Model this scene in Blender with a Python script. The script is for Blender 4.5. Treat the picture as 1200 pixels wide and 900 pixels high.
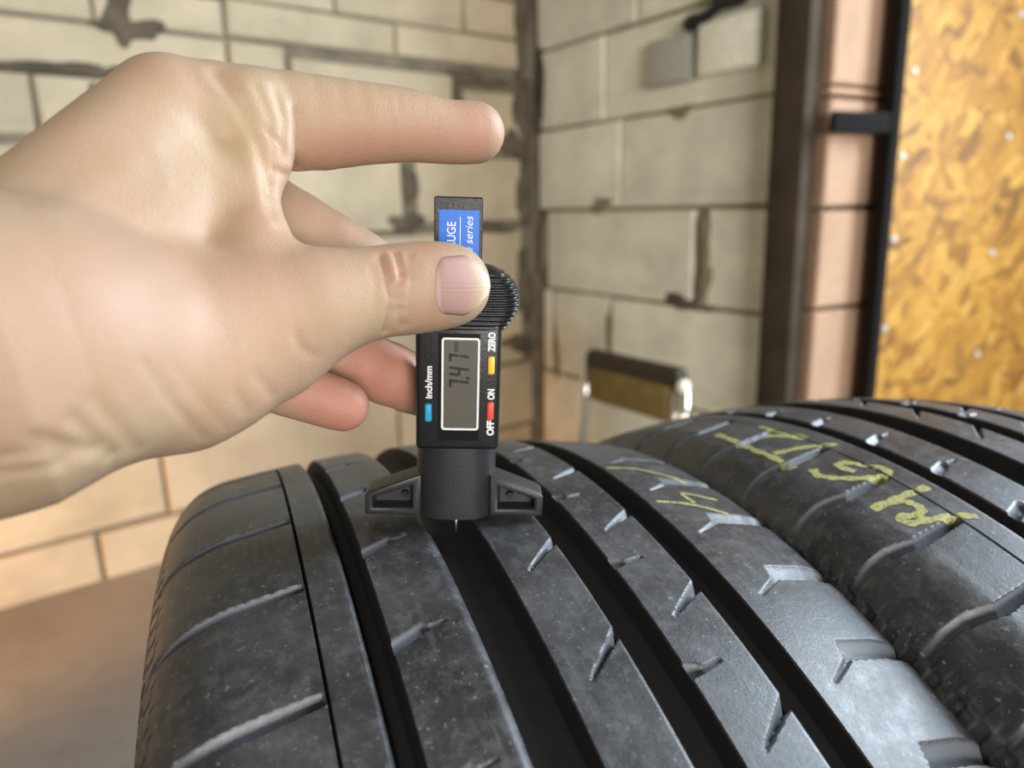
import bpy, bmesh, math, random
import numpy as np
from mathutils import Matrix, Vector

random.seed(7); rng = np.random.default_rng(7)
for o in list(bpy.data.objects): bpy.data.objects.remove(o)
scn = bpy.context.scene
COL = scn.collection

# ------------------------------------------------------------------ camera
FP = 865.65
CAM = np.array([-0.06319, -0.25352, 0.43131])
F = np.array([0.34616231, 0.9085382, -0.23394441])
RT = np.array([0.93219917, -0.36119139, -0.02335582])
UP = np.array([0.10571836, 0.20999788, 0.9719694])
cd = bpy.data.cameras.new('camera'); cam = bpy.data.objects.new('camera', cd); COL.objects.link(cam)
m = Matrix.Identity(4)
for i in range(3):
    m[i][0] = RT[i]; m[i][1] = UP[i]; m[i][2] = -F[i]; m[i][3] = CAM[i]
cam.matrix_world = m
cd.sensor_fit = 'HORIZONTAL'; cd.sensor_width = 36; cd.lens = FP / 1200 * 36
cd.clip_start = 0.01; cd.clip_end = 50
cd.dof.use_dof = True; cd.dof.focus_distance = 0.215; cd.dof.aperture_fstop = 9.0
scn.camera = cam
scn.view_settings.view_transform = 'Standard'; scn.view_settings.look = 'None'
scn.view_settings.gamma = 1; scn.view_settings.use_curve_mapping = False
scn.view_settings.exposure = 0.34

def ray(px, py): return F + RT * (px - 600) / FP + UP * (450 - py) / FP
def at(px, py, d): return CAM + ray(px, py) * d      # photo pixel + depth -> place in the room

# ------------------------------------------------------------------ light
w = bpy.data.worlds.new('world'); scn.world = w; w.use_nodes = True
w.node_tree.nodes['Background'].inputs[0].default_value = (1.0, 0.94, 0.82, 1)
w.node_tree.nodes['Background'].inputs[1].default_value = 0.17

def area(name, loc, target, size, size_y, power, color):
    l = bpy.data.lights.new(name, 'AREA'); l.shape = 'RECTANGLE'; l.size = size; l.size_y = size_y
    l.energy = power; l.color = color
    o = bpy.data.objects.new(name, l); COL.objects.link(o); o.location = loc
    o.rotation_euler = (Vector(target) - Vector(loc)).to_track_quat('-Z', 'Y').to_euler()
    return o
# daylight from the open garage door on the right
area('door_daylight', (1.55, -0.06, 0.98), (0.05, -0.05, 0.33), 0.7, 1.1, 47, (0.74, 0.87, 1.0))
# softer daylight from a window behind the photographer
area('window_daylight', (-0.25, -4.8, 0.7), (0.3, 1.0, 0.35), 2.2, 1.7, 185, (1.0, 0.985, 0.95))
# warm work lamp low on the left
sl_ = bpy.data.lights.new('work_lamp', 'SPOT'); sl_.energy = 85; sl_.color = (1.0, 0.46, 0.12); sl_.spot_size = math.radians(52); sl_.spot_blend = .9; sl_.shadow_soft_size = .08
so_ = bpy.data.objects.new('work_lamp', sl_); COL.objects.link(so_); so_.location = (-1.35, 0.45, 0.3)
so_.rotation_euler = (Vector((-0.50, 1.42, -0.14)) - Vector((-1.35, 0.45, 0.3))).to_track_quat('-Z', 'Y').to_euler()

# ------------------------------------------------------------------ helpers
def link(name, mesh, mat=None, parent=None):
    o = bpy.data.objects.new(name, mesh); COL.objects.link(o)
    if mat is not None and not mesh.materials: mesh.materials.append(mat)
    if parent is not None: o.parent = parent
    return o
def tag(o, label, cat, group=None):
    o['label'] = label; o['category'] = cat
    if group: o['group'] = group
    return o
def empty(name, mat4=None):
    o = bpy.data.objects.new(name, None); COL.objects.link(o); o.empty_display_size = 0.02
    if mat4 is not None: o.matrix_world = mat4
    return o
def mesh_np(name, V, Fc, smooth=True):
    me = bpy.data.meshes.new(name)
    V = np.asarray(V, dtype=np.float32); Fc = np.asarray(Fc, dtype=np.int32)
    n = Fc.shape[1]
    me.vertices.add(len(V)); me.vertices.foreach_set('co', V.ravel())
    me.loops.add(Fc.size); me.loops.foreach_set('vertex_index', Fc.ravel())
    me.polygons.add(len(Fc)); me.polygons.foreach_set('loop_start', np.arange(len(Fc), dtype=np.int32) * n)
    me.update(calc_edges=True)
    me.polygons.foreach_set('use_smooth', np.full(len(Fc), smooth)); me.update(); me.validate()
    return me
def bm_mesh(name, bm, smooth=False, ang=35):
    me = bpy.data.meshes.new(name); bmesh.ops.recalc_face_normals(bm, faces=bm.faces)
    bm.to_mesh(me); bm.free()
    if smooth:
        for p in me.polygons: p.use_smooth = True
        try: me.set_sharp_from_angle(angle=math.radians(ang))
        except Exception: pass
    return me
def box_bm(bm, x0, x1, y0, y1, z0, z1, bev=0.0, seg=2):
    r = bmesh.ops.create_cube(bm, size=1.0)
    for v in r['verts']:
        v.co = Vector((x0 + (v.co.x + .5) * (x1 - x0), y0 + (v.co.y + .5) * (y1 - y0), z0 + (v.co.z + .5) * (z1 - z0)))
    if bev > 0:
        ed = list({e for v in r['verts'] for e in v.link_edges})
        bmesh.ops.bevel(bm, geom=ed, offset=bev, segments=seg, affect='EDGES', profile=0.5)
def box(name, x0, x1, y0, y1, z0, z1, mat, parent=None, bev=0.0, seg=2):
    bm = bmesh.new(); box_bm(bm, x0, x1, y0, y1, z0, z1, bev, seg)
    return link(name, bm_mesh(name, bm, bev > 0), mat, parent)
def prism(name, pts, z0, z1, mat, parent=None, bev=0.0, seg=2, holes=None):
    """polygon pts (x,y) extruded z0..z1"""
    bm = bmesh.new()
    a = [bm.verts.new((x, y, z0)) for x, y in pts]; b = [bm.verts.new((x, y, z1)) for x, y in pts]
    bm.faces.new(list(reversed(a))); top = bm.faces.new(b); n = len(pts)
    for i in range(n): bm.faces.new((a[i], a[(i + 1) % n], b[(i + 1) % n], b[i]))
    if bev > 0: bmesh.ops.bevel(bm, geom=list(top.edges), offset=bev, segments=seg, affect='EDGES', profile=0.5)
    return link(name, bm_mesh(name, bm, bev > 0), mat, parent)
def tube_mesh(name, pts, rad, n=10):
    pts = [np.array(p, float) for p in pts]; V = []; Fc = []
    rad = rad if hasattr(rad, '__len__') else [rad] * len(pts)
    for i, p in enumerate(pts):
        t = pts[min(i + 1, len(pts) - 1)] - pts[max(i - 1, 0)]; t /= np.linalg.norm(t)
        h = np.array([0, 0, 1.]) if abs(t[2]) < .9 else np.array([1., 0, 0])
        a = np.cross(t, h); a /= np.linalg.norm(a); b = np.cross(t, a)
        for k in range(n):
            q = 2 * math.pi * k / n; V.append(p + rad[i] * (a * math.cos(q) + b * math.sin(q)))
    for i in range(len(pts) - 1):
        for k in range(n):
            Fc.append((i * n + k, i * n + (k + 1) % n, (i + 1) * n + (k + 1) % n, (i + 1) * n + k))
    me = bpy.data.meshes.new(name)
    faces = [tuple(f) for f in Fc] + [tuple(range(n)), tuple(range((len(pts) - 1) * n, len(pts) * n))]
    me.from_pydata([tuple(v) for v in V], [], faces); me.update()
    bm = bmesh.new(); bm.from_mesh(me); bmesh.ops.recalc_face_normals(bm, faces=bm.faces); bm.to_mesh(me); bm.free()
    for p in me.polygons: p.use_smooth = len(p.vertices) == 4
    return me

# ------------------------------------------------------------------ materials
class NT:
    def __init__(s, name):
        s.m = bpy.data.materials.new(name); s.m.use_nodes = True; s.t = s.m.node_tree; s.n = s.t.nodes
        s.b = s.n['Principled BSDF']
    def new(s, ty, **kw):
        x = s.n.new(ty)
        for k, v in kw.items():
            if k in x.inputs: x.inputs[k].default_value = v
            else: setattr(x, k, v)
        return x
    def link(s, a, b): s.t.links.new(a, b)
    def noise(s, scale, detail=4, rough=.6, co=None, dist=0.0):
        x = s.new('ShaderNodeTexNoise'); x.inputs['Scale'].default_value = scale; x.inputs['Detail'].default_value = detail
        x.inputs['Roughness'].default_value = rough; x.inputs['Distortion'].default_value = dist
        if co is not None: s.link(co, x.inputs['Vector'])
        return x.outputs['Fac']
    def ramp(s, fac, stops):
        x = s.new('ShaderNodeValToRGB'); e = x.color_ramp.elements
        while len(e) < len(stops): e.new(0.5)
        for i, (p, c) in enumerate(stops):
            e[i].position = p; e[i].color = (c, c, c, 1) if not hasattr(c, '__len__') else (*c, 1)
        s.link(fac, x.inputs[0]); return x.outputs[0]
    def mix(s, fac, a, b, mode='MIX'):
        x = s.new('ShaderNodeMix'); x.data_type = 'RGBA'; x.blend_type = mode
        for v, i in ((fac, 0), (a, 6), (b, 7)):
            if hasattr(v, 'links'): s.link(v, x.inputs[i])
            elif i == 0: x.inputs[i].default_value = v
            else: x.inputs[i].default_value = (*v, 1)
        return x.outputs[2]
    def bump(s, h, strength, dist):
        x = s.new('ShaderNodeBump'); x.inputs['Strength'].default_value = strength; x.inputs['Distance'].default_value = dist
        s.link(h, x.inputs['Height']); s.link(x.outputs[0], s.b.inputs['Normal']); return x
    def co(s, kind='Object'): return s.new('ShaderNodeTexCoord').outputs[kind]
    def set(s, **kw):
        for k, v in kw.items():
            i = s.b.inputs[k.replace('_', ' ')]
            if hasattr(v, 'links'): s.link(v, i)
            elif hasattr(v, '__len__') and len(v) == 3: i.default_value = (*v, 1)
            else: i.default_value = v
        return s.m

def plain(name, col, rough=.5, metal=0.0, bumps=None, var=0.12, vscale=60):
    t = NT(name); co = t.co(); f = t.noise(vscale, 4, .6, co)
    c = t.mix(t.ramp(f, [(.3, 0.), (.7, 1.)]), tuple(x * (1 - var) for x in col), tuple(min(1, x * (1 + var)) for x in col))
    t.set(Base_Color=c, Roughness=rough, Metallic=metal)
    if bumps: t.bump(t.noise(bumps[0], 3, .6, co), bumps[1], bumps[2])
    return t.m

def mat_block(name, base, dark):
    t = NT(name); co = t.co()
    oi = t.new('ShaderNodeObjectInfo').outputs['Random']
    n1 = t.noise(6, 5, .6, co); n2 = t.noise(45, 4, .65, co); n3 = t.noise(220, 2, .5, co)
    c = t.mix(t.ramp(n1, [(.35, 0.), (.68, 1.)]), base, tuple(x * .70 for x in base))
    c = t.mix(t.ramp(t.noise(2.2, 4, .7, t.co('Generated')), [(.52, 0.), (.72, .6)]), c, tuple(x * .6 for x in base))
    c = t.mix(t.ramp(n2, [(.66, 0.), (.74, .55)]), c, dark)
    c = t.mix(.22, c, t.ramp(oi, [(0., tuple(x * .7 for x in base)), (1., tuple(min(1, x * 1.15) for x in base))]))
    t.set(Base_Color=c, Roughness=.93); t.b.inputs['Specular IOR Level'].default_value = .15
    s = t.new('ShaderNodeMath', operation='ADD'); t.link(n2, s.inputs[0]); t.link(n3, s.inputs[1])
    t.bump(s.outputs[0], .5, .003); return t.m
M_BLOCK_L = mat_block('aerated_block', (.60, .50, .35), (.26, .20, .13))
M_BLOCK_R = mat_block('aerated_block_pale', (.92, .88, .72), (.46, .42, .31))
M_BLOCK_P = mat_block('aerated_block_bounce_pink', (.50, .315, .205), (.25, .14, .09))  # pink cast painted in for light bounced off the strand board
M_MORTAR = plain('old_mortar', (.115, .09, .06), .95, 0, (120, .7, .004), .35, 18)
M_MORTAR_M = plain('brown_mortar', (.20, .165, .115), .95, 0, (120, .7, .004), .3, 18)
M_MORTAR_L = plain('light_mortar', (.25, .205, .14), .95, 0, (120, .7, .004), .3, 18)

def mat_floor():
    t = NT('concrete_floor'); co = t.co()
    n1 = t.noise(2.2, 5, .6, co); n2 = t.noise(24, 5, .65, co); n3 = t.noise(160, 3, .6, co)
    c = t.mix(t.ramp(n1, [(.3, 0.), (.7, 1.)]), (.18, .15, .12), (.29, .25, .205))
    c = t.mix(t.ramp(n2, [(.55, 0.), (.75, .6)]), c, (.15, .12, .095))
    t.set(Base_Color=c, Roughness=.85); t.bump(n3, .4, .003); return t.m
M_FLOOR = mat_floor()

def mat_osb():
    t = NT('strand_board'); co = t.co()
    c = None; hs = None
    for k, (rz, sx, sy, sc) in enumerate([(0.3, 1, 3.0, 14), (1.35, 1, 2.8, 16), (2.4, 1, 3.2, 13), (0.85, 1, 3.0, 18)]):
        mp0 = t.new('ShaderNodeMapping'); mp0.inputs['Rotation'].default_value = (0, rz, 0); mp0.inputs['Location'].default_value = (k * 3.1, k, k * 1.7)
        mp = t.new('ShaderNodeMapping'); mp.inputs['Scale'].default_value = (sx, 1, sy); t.link(mp0.outputs[0], mp.inputs['Vector'])
        nz = t.new('ShaderNodeTexNoise'); nz.inputs['Scale'].default_value = 9; t.link(co, nz.inputs['Vector'])
        vm = t.new('ShaderNodeVectorMath', operation='MULTIPLY_ADD'); t.link(nz.outputs['Color'], vm.inputs[0])
        vm.inputs[1].default_value = (.10, .10, .10); t.link(co, vm.inputs[2]); t.link(vm.outputs[0], mp0.inputs['Vector'])
        v = t.new('ShaderNodeTexVoronoi'); v.inputs['Scale'].default_value = sc; t.link(mp.outputs[0], v.inputs['Vector'])
        sep = t.new('ShaderNodeSeparateColor'); t.link(v.outputs['Color'], sep.inputs[0])
        col = t.ramp(sep.outputs[0], [(0., (.13, .055, .009)), (.25, (.30, .13, .014)), (.6, (.41, .20, .024)), (1., (.56, .31, .06))])
        if c is None: c = col
        else: c = t.mix(t.ramp(sep.outputs[1], [(.50, 0.), (.58, .85)]), c, col)
    n = t.noise(7, 4, .7, co, 1.2)
    c = t.mix(t.ramp(n, [(.56, 0.), (.70, .7)]), c, (.16, .07, .014))
    mp = t.new('ShaderNodeMapping'); mp.inputs['Scale'].default_value = (1, 1, .25); mp.inputs['Rotation'].default_value = (0, .5, 0); t.link(co, mp.inputs['Vector'])
    c = t.mix(t.ramp(t.noise(70, 4, .7, mp.outputs[0], 2.0), [(.35, 0.), (.75, .45)]), c, (.33, .15, .03))
    t.set(Base_Color=c, Roughness=.6); t.bump(t.noise(60, 4, .6, co), .4, .003); return t.m
M_OSB = mat_osb()
M_STEEL = plain('painted_steel', (.060, .045, .030), .85, 0.0, (40, .3, .002), .3, 9)
M_BLACKSTEEL = plain('black_angle_steel', (.010, .009, .008), .9, 0.0)
M_SCREW = plain('zinc_screw', (.55, .53, .48), .6, .3)
for m_ in (M_STEEL, M_BLACKSTEEL): m_.node_tree.nodes['Principled BSDF'].inputs['Specular IOR Level'].default_value = .15
M_CHROME = plain('chrome_tube', (.72, .68, .64), .18, 1.0)
M_CHAIRPAD = plain('olive_brown_upholstery', (.20, .145, .042), .75, 0, (260, .4, .001), .25, 30)
M_CHAIRTRIM = plain('dark_brown_trim', (.035, .022, .010), .6)
M_BOXGREY = plain('grey_plastic_box', (.42, .41, .35), .5)
M_BOXWHITE = plain('cream_plastic_box', (.92, .88, .74), .45)
M_CABLE = plain('black_cable', (.008, .008, .008), .5)
M_RUST = plain('rusty_dust', (.30, .12, .045), .9)

def mat_rubber():
    t = NT('tyre_rubber'); co = t.co()
    mp = t.new('ShaderNodeMapping'); mp.inputs['Scale'].default_value = (1, .12, .12); t.link(co, mp.inputs['Vector'])
    n1 = t.noise(22, 5, .7, co); n2 = t.noise(170, 5, .75, co); n3 = t.noise(1600, 3, .7, co); n4 = t.noise(520, 2, .5, co); n5 = t.noise(260, 4, .7, mp.outputs[0])
    c = t.mix(t.ramp(n1, [(.36, 0.), (.66, .9)]), (.022, .022, .024), (.085, .085, .088))
    c = t.mix(t.ramp(n2, [(.48, 0.), (.74, .55)]), c, (.16, .16, .16))
    c = t.mix(t.ramp(n5, [(.56, 0.), (.74, .4)]), c, (.17, .168, .165))
    c = t.mix(t.ramp(n4, [(.65, 0.), (.76, .6)]), c, (.30, .29, .275))
    ca = t.new('ShaderNodeAttribute'); ca.attribute_name = 'cut'      # cross-cut faces coloured paler, painting in the light they catch
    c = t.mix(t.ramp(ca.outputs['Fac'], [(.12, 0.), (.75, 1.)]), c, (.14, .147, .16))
    t.set(Base_Color=c, Roughness=t.ramp(n2, [(.3, .34), (.75, .55)]))
    t.b.inputs['Specular IOR Level'].default_value = .55
    s = t.new('ShaderNodeMath', operation='ADD'); t.link(n4, s.inputs[0]); t.link(n3, s.inputs[1])
    t.bump(s.outputs[0], .16, .0005); return t.m
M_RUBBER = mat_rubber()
M_CLEAN_SHADED = plain('clean_groove_rubber_shaded', (.007, .0065, .006), .8, 0, (500, .3, .0004), .3, 120)  # dust-free rubber, darkened further to paint in the shade of grooves and sipes
def mat_chalk():
    t = NT('yellow_crayon'); co = t.co()
    tr = t.new('ShaderNodeBsdfTransparent'); mx = t.new('ShaderNodeMixShader')
    f = t.ramp(t.noise(700, 4, .8, co), [(.30, .0), (.50, .8)])
    t.set(Base_Color=(.62, .58, .20), Roughness=.8)
    t.link(f, mx.inputs[0]); t.link(tr.outputs[0], mx.inputs[1]); t.link(t.b.outputs[0], mx.inputs[2])
    t.link(mx.outputs[0], t.n['Material Output'].inputs[0]); return t.m
M_CHALK = mat_chalk()

# ------------------------------------------------------------------ room shell
FLOOR_Z = -0.334
bm = bmesh.new(); box_bm(bm, -5, 6, -5, 6, FLOOR_Z - .1, FLOOR_Z)
fl = link('floor', bm_mesh('floor', bm), M_FLOOR); fl['kind'] = 'structure'

def frame_mat(origin, xdir, zdir=(0, 0, 1)):
    x = Vector(xdir).normalized(); z = Vector(zdir).normalized(); y = z.cross(x)
    mm = Matrix.Identity(4)
    for i in range(3): mm[i][0] = x[i]; mm[i][1] = y[i]; mm[i][2] = z[i]; mm[i][3] = origin[i]
    return mm
def chamfer_block(name, x0, x1, z0, z1, proud, mat, parent, jit=.002, back=.05):
    """a block whose face looks to local -y"""
    c = .0045
    j = lambda s=1.0: random.uniform(-jit, jit) * s
    y = -proud + random.uniform(-.003, .003)
    o = [(x0 + j(), z0 + j()), (x1 + j(), z0 + j()), (x1 + j(), z1 + j()), (x0 + j(), z1 + j())]
    inn = [(o[0][0] + c, o[0][1] + c), (o[1][0] - c, o[1][1] + c), (o[2][0] - c, o[2][1] - c), (o[3][0] + c, o[3][1] - c)]
    V = [(p[0], back, p[1]) for p in o] + [(p[0], y + c, p[1]) for p in o] + [(p[0], y + j(.5), p[1]) for p in inn]
    Fc = [(8, 9, 10, 11), (0, 3, 2, 1)]
    for k in range(4):
        n = (k + 1) % 4; Fc += [(k, n, 4 + n, 4 + k), (4 + k, 4 + n, 8 + n, 8 + k)]
    me = bpy.data.meshes.new(name); me.from_pydata(V, [], Fc); me.update()
    b = bmesh.new(); b.from_mesh(me); bmesh.ops.recalc_face_normals(b, faces=b.faces); b.to_mesh(me); b.free()
    return link(name, me, mat, parent)
def smear(name, cx, cz, rx, rz, mat, parent, y=-.012, seed=0, th=.012):
    """a lump of squeezed-out mortar lying on the wall face"""
    r = random.Random(seed); n = 22; V = [(cx, y - th, cz)]; ph = [r.uniform(0, 6.28) for _ in range(4)]
    for ring, (f, h) in enumerate(((.55, .85), (.85, .5), (1.0, 0.0))):
        for k in range(n):
            a = 2 * math.pi * k / n
            q = 1 + .28 * math.sin(2 * a + ph[0]) + .2 * math.sin(3 * a + ph[1]) + .14 * math.sin(5 * a + ph[2]) + r.uniform(-.08, .08)
            V.append((cx + rx * f * q * math.cos(a), y - th * h + (.004 if h == 0 else 0), cz + rz * f * q * math.sin(a)))
    Fc = [(0, 1 + (k + 1) % n, 1 + k) for k in range(n)]
    for ring in range(2):
        b0 = 1 + ring * n; b1 = b0 + n
        Fc += [(b0 + k, b0 + (k + 1) % n, b1 + (k + 1) % n, b1 + k) for k in range(n)]
    me = bpy.data.meshes.new(name); me.from_pydata(V, [], Fc); me.update()
    b = bmesh.new(); b.from_mesh(me); bmesh.ops.recalc_face_normals(b, faces=b.faces); b.to_mesh(me); b.free()
    for p in me.polygons: p.use_smooth = True
    return link(name, me, mat, parent)

CORNER = np.array([0.8270, 1.8252, 0.0])
azl = math.radians(72.5); DL = np.array([math.sin(azl), math.cos(azl), 0])
azr = math.radians(77); DR = np.array([math.cos(azr), -math.sin(azr), 0])

# left wall: local x along wall (0 at the corner, negative to the left), -y faces the camera
ML = frame_mat(CORNER, DL)
wl = box('wall_left', -2.6, .14, .0, .2, FLOOR_Z - .02, 1.7, M_MORTAR_M, None); wl.matrix_world = ML; wl['kind'] = 'structure'
def row(wall, z0, z1, joints, gap=.009, vg=.009, mat=None, proud=.012):
    for a, b_ in zip(joints[:-1], joints[1:]):
        chamfer_block('block', a + vg / 2, b_ - vg / 2, z0 + gap / 2, z1 - gap / 2, proud, mat, wall)
row(wl, -.228, -.03, [-2.2, -1.72, -1.12, -.52, -.04], .011, .008, M_BLOCK_L)
row(wl, -.345, -.228, [-2.45, -1.86, -1.265, -.66, -.045], .011, .009, M_BLOCK_L)
row(wl, -.03, .17, [-2.4, -1.85, -1.35, -.85, -.36, -.075], .012, .010, M_BLOCK_L)
row(wl, .17, .37, [-2.2, -1.65, -1.1, -.62, -.075], .012, .010, M_BLOCK_L)
row(wl, .37, .575, [-2.4, -1.9, -1.4, -.93, -.455], .016, .030, M_BLOCK_L)
chamfer_block('block', -.425, -.075, .392, .560, .012, M_BLOCK_L, wl)
row(wl, .575, .70, [-2.2, -1.75, -1.25, -.75], .018, .01, M_BLOCK_L)
row(wl, .70, .795, [-2.5, -1.95, -1.45, -.878, -.75], .012, .007, M_BLOCK_L)
row(wl, .575, .775, [-.745, -.30], .014, .008, M_BLOCK_L)
chamfer_block('block', -.262, -.075, .60, .735, .012, M_BLOCK_L, wl)
row(wl, .795, .875, [-2.3, -1.75, -1.129, -.878, -.464, -.06], .007, .007, M_BLOCK_L)
row(wl, .875, .975, [-2.4, -1.9, -1.5, -1.05, -.62, -.253, -.06], .007, .007, M_BLOCK_L)
row(wl, .975, 1.175, [-2.2, -1.7, -1.15, -.6, -.06], .008, .008, M_BLOCK_L)
row(wl, 1.175, 1.375, [-2.4, -1.9, -1.35, -.8, -.25, -.06], .008, .008, M_BLOCK_L)
for k, (u, z, rx, rz) in enumerate([(-1.085, .815, .035, .05), (-1.06, .79, .055, .025), (-.90, .90, .05, .035), (-1.19, .705, .10, .016),
                                   (-1.05, .700, .07, .022), (-1.10, .672, .022, .009), (-1.15, .676, .009, .008), (-.445, .49, .022, .05),
                                   (-.46, .395, .045, .03), (-.22, .765, .09, .018), (-.285, .70, .022, .06), (-.10, .60, .05, .04),
                                   (-.20, .375, .09, .02), (-.06, .70, .03, .10), (-.055, .48, .028, .13), (-.06, .93, .035, .12), (-.07, .2, .03, .13), (-.10, .03, .06, .03)]):
    smear('mortar_smear', u, z, rx, rz, M_MORTAR, wl, -.011, k, .006)

# right wall: from the corner towards the camera
MR = frame_mat(CORNER, DR)
wr = box('wall_right', -.1, .86, .0, .2, FLOOR_Z - .02, 1.7, M_MORTAR_L, None); wr.matrix_world = MR; wr['kind'] = 'structure'
cr = [-.345, -.06, .191, .419, .638, .847, 1.06, 1.28]
jr = [[.02, .21, .66, .86], [.0, .335, .85], [.02, .30, .335, .86], [.03, .643, .86], [.02, .372, .86], [.03, .305, .86], [.02, .42, .86], [.02, .30, .86]]
row(wr, cr[0], cr[1], jr[0], .012, .012, M_BLOCK_R)
row(wr, cr[1], cr[2], [.025, .075, .335, .86], .010, .014, M_BLOCK_R)
row(wr, cr[2], cr[3], [.04, .634], .010, .03, M_BLOCK_R); row(wr, cr[2], cr[3], [.655, .86], .012, .012, M_BLOCK_R)
row(wr, cr[3], cr[4], jr[4], .009, .007, M_BLOCK_R); row(wr, cr[4], cr[5], jr[5], .009, .007, M_BLOCK_R)
row(wr, cr[5], cr[6], jr[6], .009, .009, M_BLOCK_R); row(wr, cr[6], cr[7], jr[7], .009, .009, M_BLOCK_R)
for k, (u, z, rx, rz, mt) in enumerate([(.60, .195, .075, .022, M_MORTAR), (.58, .20, .04, .012, M_MORTAR), (.655, .24, .022, .05, M_MORTAR_L), (.655, .33, .020, .07, M_MORTAR_L),
                                       (.30, .432, .06, .022, M_MORTAR_L), (.335, .10, .014, .07, M_MORTAR_L), (.03, .3, .02, .08, M_MORTAR_L), (.03, .75, .03, .12, M_MORTAR),
                                       (.10, .0, .012, .07, M_MORTAR_L), (.57, .63, .03, .02, M_MORTAR_L)]):
    smear('mortar_smear', u, z, rx, rz, mt, wr, -.011, 50 + k, .005)

# steel post at the end of the right wall, and the wall beyond it
PC = at(932, 300, 1.43); PC[2] = 0
nrm = np.array([-DR[1], DR[0], 0])
MP = frame_mat(PC, DR)
post = empty('steel_post', MP)
box('post_shaft', -.075, 0, 0, .105, FLOOR_Z, 1.7, M_STEEL, post, .006)
box('base_plate', -.10, .03, -.03, .13, FLOOR_Z, FLOOR_Z + .012, M_STEEL, post, .002)
tag(post, 'dark grey-brown square steel post at the end of the pale block wall', 'post')

PB = at(955, 300, 1.44); PB[2] = 0
MB_ = frame_mat(PB, (0.985, 0.12, 0))
we = box('wall_back', -.01, 2.0, .03, .1, FLOOR_Z - .02, 1.7, M_MORTAR_L, None); we.matrix_world = MB_; we['kind'] = 'structure'
ce = [-.345, .015, .217, .413, .614, .634, .83, 1.03, 1.24]
for k in range(len(ce) - 1):
    off = .25 if k % 2 else 0
    row(we, ce[k], ce[k + 1], [-.005, .45 - off, 1.0 - off, 1.5 - off, 1.98 - off], .008, .008, M_BLOCK_P)

# OSB boarded door leaf in a black angle frame
PO = at(1046, 235, 1.42); PO[2] = 0
osb = empty('strand_board_door', frame_mat(PO, (0.985, -0.02, 0)))
box('board', .0, 1.25, .0, .018, FLOOR_Z + .02, 1.75, M_OSB, osb, .001, 1)
box('frame_stile', -.022, -.0005, -.004, .018, FLOOR_Z + .004, 1.75, M_BLACKSTEEL, osb, .002)
box('frame_rail', -.155, -.023, -.002, .012, .548, .585, M_BLACKSTEEL, osb, .002)
tag(osb, 'golden strand board panel with screws in a black steel frame', 'board')
def screw_at(px, py):
    d = ray(px, py); mi = osb.matrix_world.inverted()
    c0 = mi @ Vector(CAM); d0 = mi.to_3x3() @ Vector(d); t = -c0.y / d0.y; p = c0 + d0 * t
    bm = bmesh.new(); bmesh.ops.create_cone(bm, cap_ends=True, segments=14, radius1=.0075, radius2=.0055, depth=.004)
    bmesh.ops.rotate(bm, verts=bm.verts, cent=(0, 0, 0), matrix=Matrix.Rotation(math.radians(90), 3, 'X'))
    bmesh.ops.translate(bm, verts=bm.verts, vec=(p.x, -.0015, p.z))
    link('screw', bm_mesh('screw', bm, True), M_SCREW, osb)
for q in [(1071, 83), (1197, 17), (1181, 160), (1057, 183), (1162, 296), (1047, 280), (1145, 415), (1036, 385)]: screw_at(*q)

# ------------------------------------------------------------------ things on the right wall
def wall_r(u, z, off): return Vector(CORNER + DR * u + np.array([0, 0, z])) - (MR.to_3x3() @ Vector((0, 1, 0))) * off
bx1 = empty('junction_box', frame_mat(wall_r(.472, .692, .012), DR))
box('box_body', 0, .14, -.018, -.001, 0, .100, M_BOXGREY, bx1, .004); box('box_lid', .005, .135, -.024, -.0185, .005, .095, M_BOXGREY, bx1, .003)
tag(bx1, 'grey plastic junction box on the pale block wall beside the white box', 'junction box')
bx2 = empty('socket_box', frame_mat(wall_r(.635, .694, .012), DR))
box('box_body', 0, .155, -.020, -.001, 0, .108, M_BOXWHITE, bx2, .004); box('box_lid', .004, .151, -.027, -.0205, .004, .104, M_BOXWHITE, bx2, .003)
tag(bx2, 'cream white electrical box on the block wall next to the steel post', 'electrical box')
plug = empty('plug', frame_mat(wall_r(.678, .8165, .014), DR))
bm = bmesh.new(); box_bm(bm, .0, .075, -.035, -.001, 0, .12, .010, 3); link('plug_body', bm_mesh('plug_body', bm, True), M_CABLE, plug)
link('cable', tube_mesh('cable', [(.02, -.018, .012), (-.02, -.02, -.004), (-.052, -.02, -.010)], [.010, .012, .014]), M_CABLE, plug)
bm = bmesh.new(); bmesh.ops.create_uvsphere(bm, u_segments=16, v_segments=10, radius=.022)
for v in bm.verts: v.co = Vector((v.co.x * 1.35 - .058, v.co.y*.8 - .020, v.co.z * .8 - .010))
link('cable_knob', bm_mesh('cable_knob', bm, True, 80), M_CABLE, plug)
tag(plug, 'black plug and knobbed cable above the cream electrical box', 'plug')

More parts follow.
